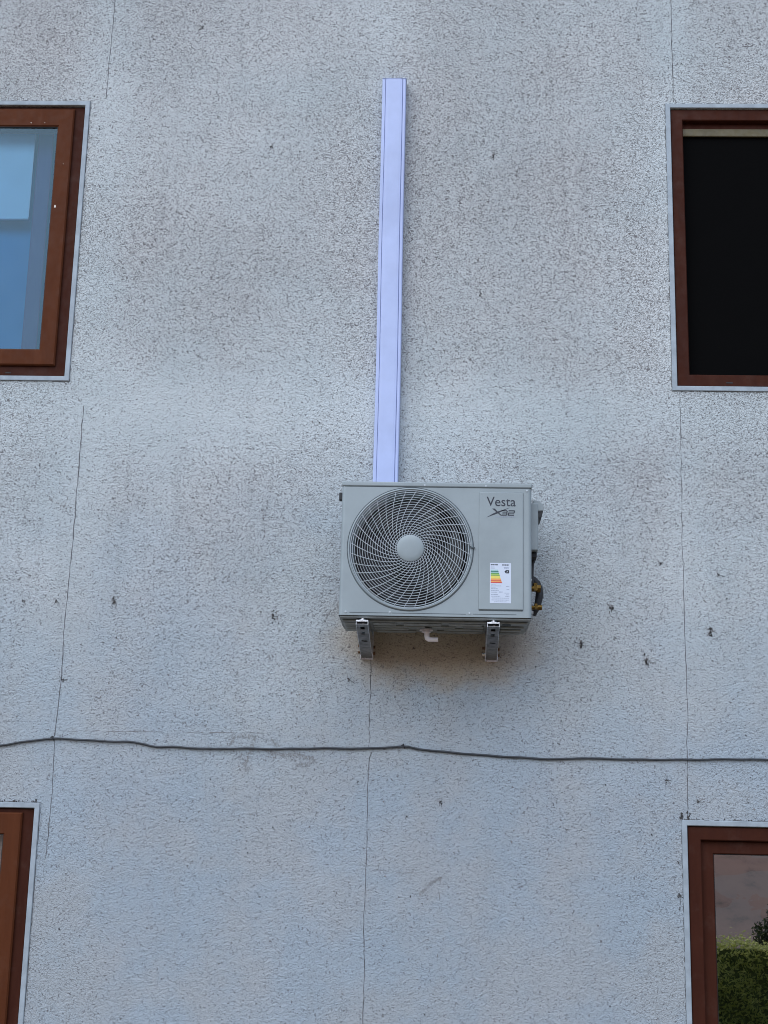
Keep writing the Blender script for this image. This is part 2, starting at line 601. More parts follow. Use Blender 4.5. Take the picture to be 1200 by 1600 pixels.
def hair(x, z, ang, L, w, mi):
    pts = []
    for k in range(4):
        s = k / 3
        pts.append((x + math.cos(ang) * L * s + random.gauss(0, L * .08), z + math.sin(ang) * L * s + random.gauss(0, L * .08)))
    for a, b in zip(pts, pts[1:]):
        dx, dz = b[0] - a[0], b[1] - a[1]
        l = math.hypot(dx, dz) or 1e-4
        nx, nz = -dz / l * w / 2, dx / l * w / 2
        ylev[0] = .0012 + (ylev[0] + .00007 - .0012) % .0016
        poly([(a[0] - nx, a[1] - nz), (b[0] - nx * .5, b[1] - nz * .5), (b[0] + nx * .5, b[1] + nz * .5), (a[0] + nx, a[1] + nz)], -ylev[0], mi)

MARKS = [(-1.203, 5.65, 2), (-0.835, 4.998, 2), (-0.9, 5.569, 1), (0.241, 4.953, 2), (0.181, 4.238, 2), (-1.159, 4.032, 1), (-1.972, 5.631, 1), (-1.833, 5.631, 1), (-1.456, 2.75, 3), (-1.718, 2.752, 2), (-1.863, 2.743, 2), (-1.662, 2.391, 2), (-0.816, 3.5, 1), (0.775, 2.758, 3), (0.926, 2.526, 3), (0.64, 2.598, 3), (1.21, 2.665, 3), (1.252, 2.917, 2), (0.997, 2.965, 2), (1.285, 2.807, 1), (1.004, 2.005, 2), (1.133, 1.918, 2), (1.349, 1.922, 1), (0.029, 1.894, 2), (0.515, 1.891, 1), (-0.337, 1.972, 1), (-0.386, 2.417, 2), (-0.799, 1.66, 1), (-0.733, 2.698, 3), (-0.639, 2.576, 1), (-1.161, 2.36, 1), (-1.09, 2.053, 1), (0.933, 1.776, 1), (1.047, 1.523, 2), (1.045, 1.661, 1), (1.045, 1.471, 1), (-1.793, 3.237, 1), (-1.512, 3.15, 1), (-1.433, 2.927, 1), (-2.0, 5.379, 1), (-1.78, 5.335, 1), (-1.684, 5.096, 1), (0.476, 5.405, 1), (1.154, 5.453, 1), (-0.708, 2.661, 1), (0.439, 2.486, 1), (0.55, 2.252, 1), (0.63, 2.19, 1), (0.538, 2.152, 1), (1.266, 2.222, 1), (0.454, 1.693, 1), (-0.521, 2.621, 1), (0.93, 2.761, 1), (1.361, 2.026, 1), (1.35, 2.2, 1), (-.1, 2.56, 1)]
for x, z, s in MARKS:
    core = (.0036, .0050, .0066)[s - 1]
    for k in range((3, 6, 11)[s - 1]):
        blob(x + random.gauss(0, core * .6), z + random.gauss(0, core * (1.0 if s < 3 else 1.6)), core * random.uniform(.35, .8), 1, 1.3)
    for k in range((2, 6, 12)[s - 1]):
        blob(x + random.gauss(0, core * 2.0), z + random.gauss(0, core * 2.6), core * random.uniform(.2, .45), 2)
    for k in range((0, 3, 6)[s - 1]):
        hair(x, z, random.uniform(0, 6.28), random.uniform(.012, .034), .0022, 2 if random.random() < .5 else 1)
for k in range(420):     # small chips and fly specks scattered over the wall
    x, z = random.uniform(-2.6, 2.2), random.uniform(.6, 6.2)
    if free(x, z):
        blob(x, z, random.uniform(.0016, .0038), 1 if random.random() < .3 else 2)
# faded smears
for (x0, z0, x1, z1, n) in ((-1.79, 3.24, -1.67, 3.17, 46), (-1.44, 2.40, -1.52, 2.28, 30), (-1.41, 2.5, -1.43, 2.62, 18), (-.9, 2.12, -.82, 2.05, 26), (-.76, 2.07, -.55, 2.08, 40), (-.83, 2.1, -.84, 2.0, 24), (-1.5, 3.13, -1.44, 2.95, 18)):
    for k in range(n):
        s = random.random()
        blob(x0 + (x1 - x0) * s + random.gauss(0, .014), z0 + (z1 - z0) * s + random.gauss(0, .014), random.uniform(.0012, .003), 2)

def crack(pts, w, jit=.002, mi=3, step=.03, gaps=0):
    line = []
    for a, b in zip(pts, pts[1:]):
        n = max(1, int(math.hypot(b[0] - a[0], b[1] - a[1]) / step))
        for k in range(n):
            s = k / n
            line.append((a[0] + (b[0] - a[0]) * s, a[1] + (b[1] - a[1]) * s))
    line.append(pts[-1])
    line = [(x + random.gauss(0, jit), z + random.gauss(0, jit)) for x, z in line]
    for a, b in zip(line, line[1:]):
        if random.random() < gaps:
            continue
        ww = w * random.uniform(.6, 1.3)
        dx, dz = b[0] - a[0], b[1] - a[1]
        l = math.hypot(dx, dz) or 1e-4
        nx, nz = -dz / l * ww / 2, dx / l * ww / 2
        poly([(a[0] - nx, a[1] - nz), (b[0] - nx, b[1] - nz), (b[0] + nx, b[1] + nz), (a[0] + nx, a[1] + nz)], -.0009, mi)
crack([(-1.652, 6.3), (-1.652, 5.8), (-1.661, 5.25)], .0026, .001)
crack([(-1.661, 3.67), (-1.660, 3.30), (-1.663, 3.163), (-1.656, 3.148), (-1.661, 3.13), (-1.672, 2.6), (-1.668, 2.42), (-1.680, 2.144)], .0034, .0012)
crack([(-1.680, 2.13), (-1.672, 1.9), (-1.678, 1.62)], .0026, .001)
crack([(1.1094, 6.3), (1.109, 5.25)], .0028, .001)
crack([(1.103, 3.77), (1.100, 3.3), (1.094, 2.99), (1.103, 2.967), (1.097, 2.94), (1.097, 2.6), (1.101, 2.3), (1.095, 2.2), (1.090, 1.83)], .0024, .0012)
crack([(-.2887, 2.52), (-.290, 2.2), (-.286, 2.17), (-.292, 2.12)], .0026, .0012)
crack([(-.275, 2.105), (-.287, 2.075), (-.291, 1.95), (-.289, 1.7), (-.292, 1.35), (-.286, 1.2), (-.290, .3)], .0028, .0012)
crack([(-1.64, 2.168), (-1.2, 2.172), (-.72, 2.176)], .0018, .0015, 2, .03, .35)
crack([(.02, 1.585), (-.25, 1.60)], .0016, .002, 2, .03, .4)
crack([(.03, 1.58), (.02, 1.2)], .0018, .002, 2, .03, .4)
# old rubbed-out scrawl below and above the cable
for path in ([(-.90, 2.155), (-.84, 2.163), (-.79, 2.158), (-.80, 2.12), (-.82, 2.07), (-.83, 2.03), (-.81, 2.01)],
             [(-.74, 2.10), (-.68, 2.085), (-.60, 2.083), (-.55, 2.075), (-.53, 2.06), (-.56, 2.045), (-.61, 2.04)],
             [(-.88, 2.15), (-.90, 2.12)], [(-.72, 2.15), (-.69, 2.12)], [(.03, 1.575), (-.02, 1.55), (-.04, 1.52), (-.06, 1.50)]):
    for a, b in zip(path, path[1:]):
        n_ = int(math.hypot(b[0] - a[0], b[1] - a[1]) / .0012)
        for k in range(n_):
            q = k / n_
            blob(a[0] + (b[0] - a[0]) * q + random.gauss(0, .0055), a[1] + (b[1] - a[1]) * q + random.gauss(0, .0055), random.uniform(.0012, .0030), 4)
# ragged render edge around the trims
for w in WIN.values():
    x0, x1, z0, z1 = w[0] - .0255, w[1] + .0255, w[2] - .0255, w[3] + .0255
    crack([(x0, z1), (x1, z1)], .0035, .0012, 3, .02, .22)
    crack([(x0, z0), (x1, z0)], .0022, .0008, 3, .02, .35)
    crack([(x0, z0), (x0, z1)], .0020, .0008, 3, .02, .25)
    crack([(x1, z0), (x1, z1)], .0022, .0008, 3, .02, .25)
for k in range(12):
    blob(1.062 + random.gauss(0, .004), 1.846 + abs(random.gauss(0, .008)) * 1.5, random.uniform(.002, .005), 1)
    blob(1.090 + random.gauss(0, .006), 1.856 + random.gauss(0, .012), random.uniform(.002, .005), 1)
for k in range(26):
    blob(random.uniform(-1.95, -1.73), 1.86 + random.gauss(0, .003), random.uniform(.0015, .004), 1)
    blob(random.uniform(1.1, 1.7), 1.846 + random.gauss(0, .0025), random.uniform(.0015, .004), 1)
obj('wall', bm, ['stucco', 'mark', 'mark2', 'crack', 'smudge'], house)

bm = bmesh.new()
box(bm, -6.5, -6.2, TH + .002, 9, 0, 8.4)
box(bm, 6.5, 6.8, TH + .002, 9, 0, 8.4)
box(bm, -6.198, 6.498, 8.7, 9, 0, 8.4)
obj('side_wall', bm, 'stucco', house)
MAT['tiles'] = simple('roof_tiles', (.22, .10, .07), .8, scale=3)
bm = bmesh.new()
prism_x(bm, [(-.25, 8.42), (4.5, 10.6), (9.3, 8.42), (9.3, 8.55), (4.5, 10.78), (-.25, 8.55)], -6.8, 7.1)
prism_x(bm, [(.1, 8.405), (8.9, 8.405), (4.5, 10.3)], -6.4, 6.7)
obj('roof', bm, 'tiles', house)

def ring_frame(bm, x0, x1, z0, z1, w, y0, y1, bev=.003):
    """four mitred profile members round a rectangle"""
    ws = w if isinstance(w, (tuple, list)) else (w,) * 4      # left, right, bottom, top
    o = [(x0, z0), (x1, z0), (x1, z1), (x0, z1)]
    i = [(x0 + ws[0], z0 + ws[2]), (x1 - ws[1], z0 + ws[2]), (x1 - ws[1], z1 - ws[3]), (x0 + ws[0], z1 - ws[3])]
    # chamfer towards the room opening
    def rect(pts, y, ins):
        return pts, y
    c = bev
    oc = [(x0 + c, z0 + c), (x1 - c, z0 + c), (x1 - c, z1 - c), (x0 + c, z1 - c)]
    ic = [(i[0][0] - c, i[0][1] - c), (i[1][0] + c, i[1][1] - c), (i[2][0] + c, i[2][1] + c), (i[3][0] - c, i[3][1] + c)]
    L = [[(p, y1) for p in o], [(p, y0 + c) for p in o], [(p, y0) for p in oc], [(p, y0) for p in ic], [(p, y0 + c) for p in i], [(p, y1) for p in i]]
    R_ = [[bm.verts.new((p[0], y, p[1])) for p, y in ring] for ring in L]
    for a in range(6):
        A, B = R_[a], R_[(a + 1) % 6]
        for k in range(4):
            bm.faces.new((A[k], A[(k + 1) % 4], B[(k + 1) % 4], B[k]))

def window(key, style):
    x0, x1, z0, z1 = WIN[key]
    g = .001
    FY = {'UL': .010, 'LL': .010, 'UR': .006, 'LR': .004}[key]
    bm = bmesh.new()
    FW = .058
    ring_frame(bm, x0 + g, x1 - g, z0 + g, z1 - g, FW, FY, .085, .004)
    # drain slot at the foot of the frame
    w = obj('window', bm, ['frame'], house)
    bm = bmesh.new()
    ring_frame(bm, x0 - .0235, x1 + .0235, z0 - .0235, z1 + .0235, .0225, -.0075, .004, .002)
    tr = obj('trim', bm, 'trim', w)
    gx0, gx1, gz0, gz1 = x0 + FW, x1 - FW, z0 + FW, z1 - FW
    if style == 'proud':      # sash overlaps the frame outside
        sx0, sx1, sz0, sz1 = x0 + .050, x1 - .050, z0 + .052, z1 - .020
        bm = bmesh.new()
        ring_frame(bm, sx0, sx1, sz0, sz1, (.077, .077, .079, .094), -.0075, .070, .006)
        obj('sash', bm, 'sash', w)
        bm = bmesh.new()
        ring_frame(bm, sx0 + .074, sx1 - .074, sz0 + .076, sz1 - .091, .006, -.0015, .0055, .001)
        obj('gasket', bm, 'gasket', w)
        gx0, gx1, gz0, gz1 = sx0 + .077, sx1 - .077, sz0 + .079, sz1 - .094
        gy = .006
    elif style == 'inset':    # sash set back behind the frame
        sx0, sx1, sz0, sz1 = x0 + FW + .0005, x1 - FW - .0005, z0 + FW + .0005, z1 - FW - .0005
        bm = bmesh.new()
        ring_frame(bm, sx0, sx1, sz0, sz1, .056, .030, .090, .004)
        obj('sash', bm, 'frame', w)
        bm = bmesh.new()
        ring_frame(bm, sx0 + .054, sx1 - .054, sz0 + .054, sz1 - .054, .005, .037, .06, .001)
        obj('gasket', bm, 'gasket', w)
        gx0, gx1, gz0, gz1 = sx0 + .056, sx1 - .056, sz0 + .056, sz1 - .056
        gy = .050
    if style != 'open':
        bm = bmesh.new()
        bm.faces.new([bm.verts.new(v) for v in ((gx0 - .004, gy, gz0 - .004), (gx1 + .004, gy, gz0 - .004), (gx1 + .004, gy, gz1 + .004), (gx0 - .004, gy, gz1 + .004))])
        obj('glass_pane', bm, {'UL': 'glass_blue', 'LR': 'glass_mirror'}.get(key, 'glass'), w)
    # the room behind
    bm = bmesh.new()
    a = .1
    box(bm, x0 - a, x1 + a, TH + .005, 2.6, z0 - a, z1 + a)
    bm.faces.ensure_lookup_table()
    fr = [f for f in bm.faces if all(abs(v.co.y - TH - .005) < 1e-4 for v in f.verts)]
    bmesh.ops.delete(bm, geom=fr, context='FACES_ONLY')
    obj('room_lining', bm, 'plaster_in', w)
    return w, (gx0, gx1, gz0, gz1)

w, g = window('UL', 'proud')
w['label'] = 'brown framed window with a half lowered blind painted the blue of reflected sky'
bm = bmesh.new()
box(bm, g[0] - .02, -2.030, .115, .119, 4.668, 5.16)
cyl(bm, ((g[0] - 2.03) / 2, .117, 4.668), (1, 0, 0), .006, abs(-2.03 - g[0]))
obj('roller_blind', bm, 'blind', w)
bm = bmesh.new()
n = 60
pts = [(g[0] - .05 + (-1.87 - g[0] + .02) * i / n, .20 + .0006 * math.sin(i * .3)) for i in range(n + 1)]
for (xa, ya), (xb, yb) in zip(pts, pts[1:]):
    bm.faces.new([bm.verts.new(v) for v in ((xa, ya, 3.83), (xb, yb, 3.83), (xb, yb, 5.20), (xa, ya, 5.20))])
bmesh.ops.remove_doubles(bm, verts=bm.verts, dist=.0005)
obj('curtain', bm, 'skybluecurtain', w, smooth=60)
bm = bmesh.new()
n = 14
pts = [(-2.018 + .075 * i / n, .135 + .003 * math.sin(i * .45)) for i in range(n + 1)]
for (xa, ya), (xb, yb) in zip(pts, pts[1:]):
    bm.faces.new([bm.verts.new(v) for v in ((xa, ya, 3.84), (xb, yb, 3.84), (xb, yb, 5.19), (xa, ya, 5.19))])
bmesh.ops.remove_doubles(bm, verts=bm.verts, dist=.0005)
obj('side_curtain', bm, 'lavender', w, smooth=60)

MAT['chip'] = simple('pale_paint_fleck', (.62, .58, .52), .8)
for x, z, r, tall in ((-1.868, 4.676, .0055, 1.6), (-2.02, 5.118, .0035, 1), (-1.952, 5.118, .0022, 1), (-1.822, 4.52, .0016, 4), (-1.845, 4.9, .0018, 1.5)):
    bm = bmesh.new()
    prism(bm, [(x + r * math.cos(k) * random.uniform(.6, 1.2), z + r * tall * math.sin(k) * random.uniform(.6, 1.2)) for k in (0, .9, 1.9, 2.8, 3.7, 4.6, 5.5)], -.0082 if x < -1.83 else .0093, -.0070 if x < -1.83 else .0105)
    obj('paint_fleck', bm, 'chip', w)
bm = bmesh.new()
box(bm, -2.045, -2.018, .0088, .0105, 3.832, 3.836)
obj('drain_slot', bm, 'gasket', w)
w, g = window('UR', 'open')
bm = bmesh.new()
box(bm, 1.318, 1.348, .0048, .0065, 3.8185, 3.8235)
obj('drain_slot', bm, 'gasket', w)
w['label'] = 'brown framed opening with a black insect screen'
x0, x1, z0, z1 = WIN['UR']
bm = bmesh.new()
box(bm, g[0] - .002, g[1] + .002, .050, .052, g[2] - .001, g[3] - .05)
obj('insect_screen', bm, 'screen', w)
bm = bmesh.new()
box(bm, g[0] + .001, g[1] - .001, .058, .086, g[3] - .012, g[3] - .001, .002)
obj('screen_rail', bm, 'frame', w)
bm = bmesh.new()
box(bm, g[0] + .001, g[1] - .001, .040, .0495, g[2] + .0005, g[2] + .005, .001)
obj('screen_rail', bm, 'trim', w)
bm = bmesh.new()
box(bm, g[0] + .002, g[1] - .002, .0335, .0455, g[3] - .071, g[3] - .031, .004)
obj('roller_blind', bm, 'beige', w)
bm = bmesh.new()
box(bm, g[0] + .002, g[1] - .002, .040, .0475, g[3] - .030, g[3] - .002, .002)
obj('upper_rail', bm, 'frame', w)

w, g = window('LL', 'proud')
w['label'] = 'brown framed window with a cream blind'
bm = bmesh.new()
box(bm, g[0] - .03, g[1] + .03, .095, .099, .46, 1.80)
obj('roller_blind', bm, 'cream', w)
w, g = window('LR', 'inset')
w['label'] = 'brown framed window mirroring the hedge and hillside'
bm = bmesh.new()
box(bm, g[0] - .1, g[1] + .1, .34, .345, .40, 1.9)
obj('dark_curtain', bm, 'black', w)

# ------------------------------------------------------------------ surface cable
cab = thing('cable', 'thin dark cable running across the wall below the unit', 'cable', (0, -.008, 2.1))
P = [(-3.4, 2.13), (-2.6, 2.085), (-2.1, 2.084), (-1.92, 2.098), (-1.80, 2.118), (-1.688, 2.132), (-1.56, 2.130), (-1.44, 2.125), (-1.352, 2.126), (-1.28, 2.116), (-1.223, 2.106), (-1.15, 2.107), (-1.0, 2.102), (-.85, 2.106), (-.70, 2.107), (-.5, 2.114), (-.30, 2.117), (-.14, 2.128), (-.08, 2.120), (.03, 2.110), (.196, 2.099), (.35, 2.092), (.50, 2.087), (.57, 2.089), (.64, 2.094), (.75, 2.093), (.89, 2.093), (1.0, 2.095), (1.15, 2.098), (1.28, 2.102), (1.44, 2.103), (1.9, 2.10), (2.6, 2.12), (4, 2.05)]
pts = []
for i in range(len(P) - 1):
    p0, p1, p2, p3 = P[max(i - 1, 0)], P[i], P[i + 1], P[min(i + 2, len(P) - 1)]
    k = max(2, int((p2[0] - p1[0]) / .02))
    for j in range(k):
        s = j / k
        h = [.5 * ((2 * p1[d]) + (-p0[d] + p2[d]) * s + (2 * p0[d] - 5 * p1[d] + 4 * p2[d] - p3[d]) * s * s + (-p0[d] + 3 * p1[d] - 3 * p2[d] + p3[d]) * s ** 3) for d in (0, 1)]
        pts.append((h[0], -.0075 + .001 * math.sin(h[0] * 9), h[1] + .0008 * math.sin(h[0] * 37)))
bm = bmesh.new()
tube(bm, pts, .0046, 8)
obj('sheath', bm, 'cable', cab, smooth=60)
for x, z in ((-1.688, 2.132), (-.14, 2.128)):
    bm = bmesh.new()
    tube(bm, [(x - .008, -.001, z + .006), (x - .005, -.0125, z + .0055), (x + .005, -.0135, z + .002), (x + .007, -.001, z - .007)], .0022, 6)
    cyl(bm, (x + .001, -.006, z + .0085), (0, 1, 0), .0042, .012, 10)
    obj('clip', bm, 'rubber', cab)

# ------------------------------------------------------------------ trunking
tk = thing('cable_trunking', 'long lilac white plastic trunking rising up the wall above the unit', 'trunking', (-.243, 0, 2.75))
X0, X1, ZT, ZB = -.300, -.185, 5.334, 2.75
bm = bmesh.new()
NS = 40
def tx(z):       # the strip is not perfectly straight
    return .0012 * math.sin(z * 2.1) + .0008 * math.sin(z * 5.3)
def strip(prof, z0, z1, n=NS):
    rings = []
    for k in range(n + 1):
        z = z0 + (z1 - z0) * k / n
        rings.append([bm.verts.new((x + tx(z), y, z)) for x, y in prof])
    m = len(prof)
    for k in range(n):
        for i in range(m):
            bm.faces.new((rings[k][i], rings[k][(i + 1) % m], rings[k + 1][(i + 1) % m], rings[k + 1][i]))
    bm.faces.new(rings[0])
    bm.faces.new(list(reversed(rings[-1])))
strip([(X0, -.0005), (X0, -.054), (X0 + .0015, -.0575), (X0 + .005, -.059), (X0 + .0145, -.059), (X0 + .0145, -.0005)], ZB, ZT)
strip([(X1, -.0005), (X1, -.054), (X1 - .0015, -.0575), (X1 - .005, -.059), (X1 - .0145, -.059), (X1 - .0145, -.0005)], ZB, ZT)
obj('base', bm, 'trunk', tk)
bm = bmesh.new()
strip([(X0 + .0166, -.020), (X0 + .0166, -.0575), (X0 + .0185, -.0595), (X0 + .03, -.0603), (X1 - .03, -.0603), (X1 - .0185, -.0595), (X1 - .0166, -.0575), (X1 - .0166, -.020)], ZB, ZT)
obj('cover', bm, 'trunk', tk)
bm = bmesh.new()
strip([(X0 + .0146, -.0005), (X0 + .0146, -.056), (X0 + .01655, -.056), (X0 + .01655, -.0005)], ZB, ZT - .002, 20)
strip([(X1 - .0146, -.0005), (X1 - .0146, -.056), (X1 - .01655, -.056), (X1 - .01655, -.0005)], ZB, ZT - .002, 20)
MAT['trunk_gap'] = simple('trunking_gap', (.13, .16, .36), .8)
obj('seam', bm, 'trunk_gap', tk)
bm = bmesh.new()
box(bm, X0 - .0008, X1 + .0008, -.0612, -.0004, ZT + .0003, ZT + .003, .001)
obj('end_cap', bm, 'trunk', tk)

# ------------------------------------------------------------------ outdoor unit
FYU, BYU = -.430, -.120
XL, XR, ZL, ZH = -.411, .394, 2.634, 3.210
ac = thing('air_conditioner', 'grey outdoor air conditioning unit with round fan grille, hung on the wall', 'air conditioner', (-.0085, -.275, ZL - .018))
CX, CZ = -.1165, 2.921
RH = .2635
rr = .014
bm = bmesh.new()
# front sheet with the round fan opening
fx0, fx1, fz0, fz1 = XL + rr, XR - rr, ZL, ZH - .020
n = 144
angs = [2 * math.pi * k / n for k in range(n)]
for cx_, cz_ in ((fx0, fz0), (fx1, fz0), (fx1, fz1), (fx0, fz1)):
    a = math.atan2(cz_ - CZ, cx_ - CX) % (2 * math.pi)
    k = min(range(n), key=lambda q: abs((angs[q] - a + math.pi) % (2 * math.pi) - math.pi))
    angs[k] = a
angs.sort()
inner, outer = [], []
for a in angs:
    c, s = math.cos(a), math.sin(a)
    tt = min((fx1 - CX) / c if c > 1e-9 else 1e9, (fx0 - CX) / c if c < -1e-9 else 1e9, (fz1 - CZ) / s if s > 1e-9 else 1e9, (fz0 - CZ) / s if s < -1e-9 else 1e9)
    inner.append(bm.verts.new((CX + RH * c, FYU, CZ + RH * s)))
    outer.append(bm.verts.new((CX + tt * c, FYU, CZ + tt * s)))
for k in range(n):
    bm.faces.new((inner[k], inner[(k + 1) % n], outer[(k + 1) % n], outer[k]))
# rounded vertical corners and side sheets
def side(xe, sg):
    prof = [(xe + sg * rr, FYU)] + [(xe + sg * rr - sg * rr * math.sin(q), FYU + rr - rr * math.cos(q)) for q in [R(15 * i) for i in range(1, 7)]] + [(xe, BYU)]
    for (xa, ya), (xb, yb) in zip(prof, prof[1:]):
        bm.faces.new([bm.verts.new(v) for v in ((xa, ya, ZL), (xb, yb, ZL), (xb, yb, fz1), (xa, ya, fz1))])
side(XL, 1)
side(XR, -1)
bm.faces.new([bm.verts.new(v) for v in ((XL, BYU, ZL), (XR, BYU, ZL), (XR, BYU, fz1), (XL, BYU, fz1))])
# bottom return flange
bm.faces.new([bm.verts.new(v) for v in ((fx0, FYU, ZL), (fx1, FYU, ZL), (fx1, FYU + .012, ZL), (fx0, FYU + .012, ZL))])
bmesh.ops.remove_doubles(bm, verts=bm.verts, dist=.0003)
casing = obj('casing', bm, 'housing', ac, smooth=35)
for f in casing.data.polygons:
    if abs(f.normal.y) > .999 or f.area > .02:
        f.use_smooth = False
# press lines and screws of the front sheet
for q in ((-.366, -.205, 2.6445, 2.6465), (-.188, .120, 2.6445, 2.6465), (.150, .330, 2.6455, 2.6475), (-.400, .386, fz1 - .0012, fz1 + .0012)):
    bm = bmesh.new()
    box(bm, q[0], q[1], FYU - .0007, FYU + .002, q[2], q[3])
    obj('panel_seam', bm, 'seam', casing)
for x, z in ((-.382, 2.648), (-.197, 2.650), (.135, 2.650), (-.06, ZH - .0115), (.20, ZH - .0115), (.374, 3.180)):
    bm = bmesh.new()
    cyl(bm, (x, FYU - .002, z), (0, 1, 0), .0042, .003, 12)
    obj('screw', bm, 'grille', casing)
# lid
bm = bmesh.new()
box(bm, XL - .002, XR + .002, FYU - .0025, BYU + .004, fz1 + .0013, ZH + .002, .005, 3)
obj('top_cover', bm, 'housing', ac, smooth=40)
# raised service panel at the right
bm = bmesh.new()
box(bm, .172, .359, FYU - .0040, FYU + .001, 2.6655, 3.172, .0035, 3)
obj('service_panel', bm, 'housing', ac, smooth=40)
bm = bmesh.new()  # dark strip painted in as the shadow below the raised panel
box(bm, .1735, .3575, FYU - .0016, FYU + .0012, 2.6618, 2.6656)
obj('painted_panel_shadow', bm, 'seam', ac)
PY = FYU - .0040
# lettering
bm = bmesh.new()
text_bm(bm, 'Vesta', .2035, 3.1100, .041, PY, .123, bold=.004)
obj('lettering', bm, 'ink', ac)
bm = bmesh.new()
prism(bm, [(.203, 3.0605), (.232, 3.0785), (.249, 3.0865), (.302, 3.1045), (.252, 3.0795), (.240, 3.0745)], PY - .0006, PY + .0001)
prism(bm, [(.2275, 3.0995), (.2385, 3.0995), (.2485, 3.0885), (.2435, 3.0850)], PY - .0007, PY + .0001)
prism(bm, [(.2475, 3.0835), (.2535, 3.0845), (.2680, 3.0700), (.2620, 3.0700)], PY - .0007, PY + .0001)
prism(bm, [(.2435, 3.0850), (.2485, 3.0885), (.2540, 3.0842), (.2475, 3.0812)], PY - .0008, PY + .0001)
def bars(bm, L):
    for x0, x1, z0, z1 in L:
        z0, z1, x0, x1 = (z0 - .0006, z1 + .0006, x0, x1) if x1 - x0 > .01 else (z0, z1, x0 - .0008, x1 + .0008)
        prism(bm, [(x0, z0), (x1, z0), (x1 + (z1 - z0) * .18, z1), (x0 + (z1 - z0) * .18, z1)], PY - .0006, PY + .0001)
bars(bm, [(.2680, .2900, 3.0890, 3.0925), (.2700, .2890, 3.0795, 3.0828), (.2660, .2880, 3.0700, 3.0735), (.2868, .2903, 3.0736, 3.0794), (.2878, .2915, 3.0829, 3.0889)])
bars(bm, [(.2960, .3215, 3.0890, 3.0925), (.2945, .3200, 3.0795, 3.0828), (.2930, .3190, 3.0700, 3.0735), (.3185, .3222, 3.0829, 3.0889), (.2936, .2972, 3.0736, 3.0794)])
obj('emblem', bm, 'ink', ac)
bm = bmesh.new()
text_bm(bm, 'INVERTER', .238, 3.0615, .0048, PY, .086)
obj('small_lettering', bm, 'greytext', ac)
# energy label
bm = bmesh.new()
box(bm, .2195, .3075, PY - .0006, PY + .0004, 2.6935, 2.8645)
sticker = obj('energy_label', bm, 'paper', ac)
SY = PY - .0006
bm = bmesh.new()
mi = 0
def rect(x0, x1, z0, z1, k, slant=0, y=SY):
    nf = len(bm.faces)
    prism(bm, [(x0, z0), (x1 + slant, z0), (x1, z1), (x0, z1)], y - .0003, y + .0001)
    bm.faces.ensure_lookup_table()
    for f in bm.faces[nf:]:
        f.material_index = k
zz = 2.836
wd = .253
for k, (hh, kk) in enumerate(((.0052, 6), (.0044, 0), (.0040, 6), (.0040, 1), (.0055, 2), (.0028, 1), (.0065, 3), (.0055, 3), (.0026, 4), (.0055, 4), (.0028, 5), (.0042, 4), (.0042, 5))):
    rect(.2225, wd, zz - hh, zz - .0002, kk, .0012)
    zz -= hh
    wd += .00135
obj('energy_scale', bm, ['dkgreen', 'green', 'lime', 'yellow', 'orange', 'red', 'ltgreen'], sticker)
bm = bmesh.new()
prism(bm, [(.2795, 2.8275), (.286, 2.8345), (.2975, 2.8345), (.2995, 2.8325), (.2995, 2.8225), (.2975, 2.8205), (.286, 2.8205)], SY - .0003, SY + .0001)
obj('rating_arrow', bm, 'ink', sticker)
bm = bmesh.new()
text_bm(bm, 'A', .2885, 2.8240, .0070, SY - .0003)
obj('rating_letter', bm, 'paper', sticker)
bm = bmesh.new()
def line(x0, x1, z, h):      # a line of print too small to read, as short word strokes
    x = x0
    while x < x1 - .001:
        wl = min(random.uniform(.003, .009), x1 - x)
        prism(bm, [(x, z), (x + wl, z), (x + wl, z + h), (x, z + h)], SY - .0003, SY + .0001)
        x += wl + .0012
line(.2225, .2535, 2.8545, .0042)
line(.2700, .2990, 2.8540, .0046)
obj('heading_print', bm, 'ink', sticker)
bm = bmesh.new()
for x0, x1, z, h in ((.2225, .238, 2.846, .0024), (.2225, .240, 2.841, .0024), (.277, .299, 2.8445, .0024), (.279, .297, 2.840, .002), (.224, .245, 2.7725, .002),
                     (.224, .268, 2.7655, .0022), (.224, .244, 2.7600, .0022), (.287, .300, 2.764, .0026), (.224, .254, 2.7530, .0026), (.289, .300, 2.7500, .0024), (.224, .256, 2.7455, .0022),
                     (.224, .250, 2.7385, .0024), (.257, .272, 2.7390, .0034), (.280, .300, 2.7355, .0020), (.224, .254, 2.7290, .0026), (.288, .299, 2.7280, .0026), (.224, .262, 2.7215, .0022), (.284, .300, 2.7215, .0024),
                     (.228, .299, 2.7140, .0020), (.226, .299, 2.7055, .0026), (.238, .289, 2.6985, .0018)):
    bm = bmesh.new()
    line(x0, x1, z, h)
    obj('small_print', bm, 'greytext', sticker)

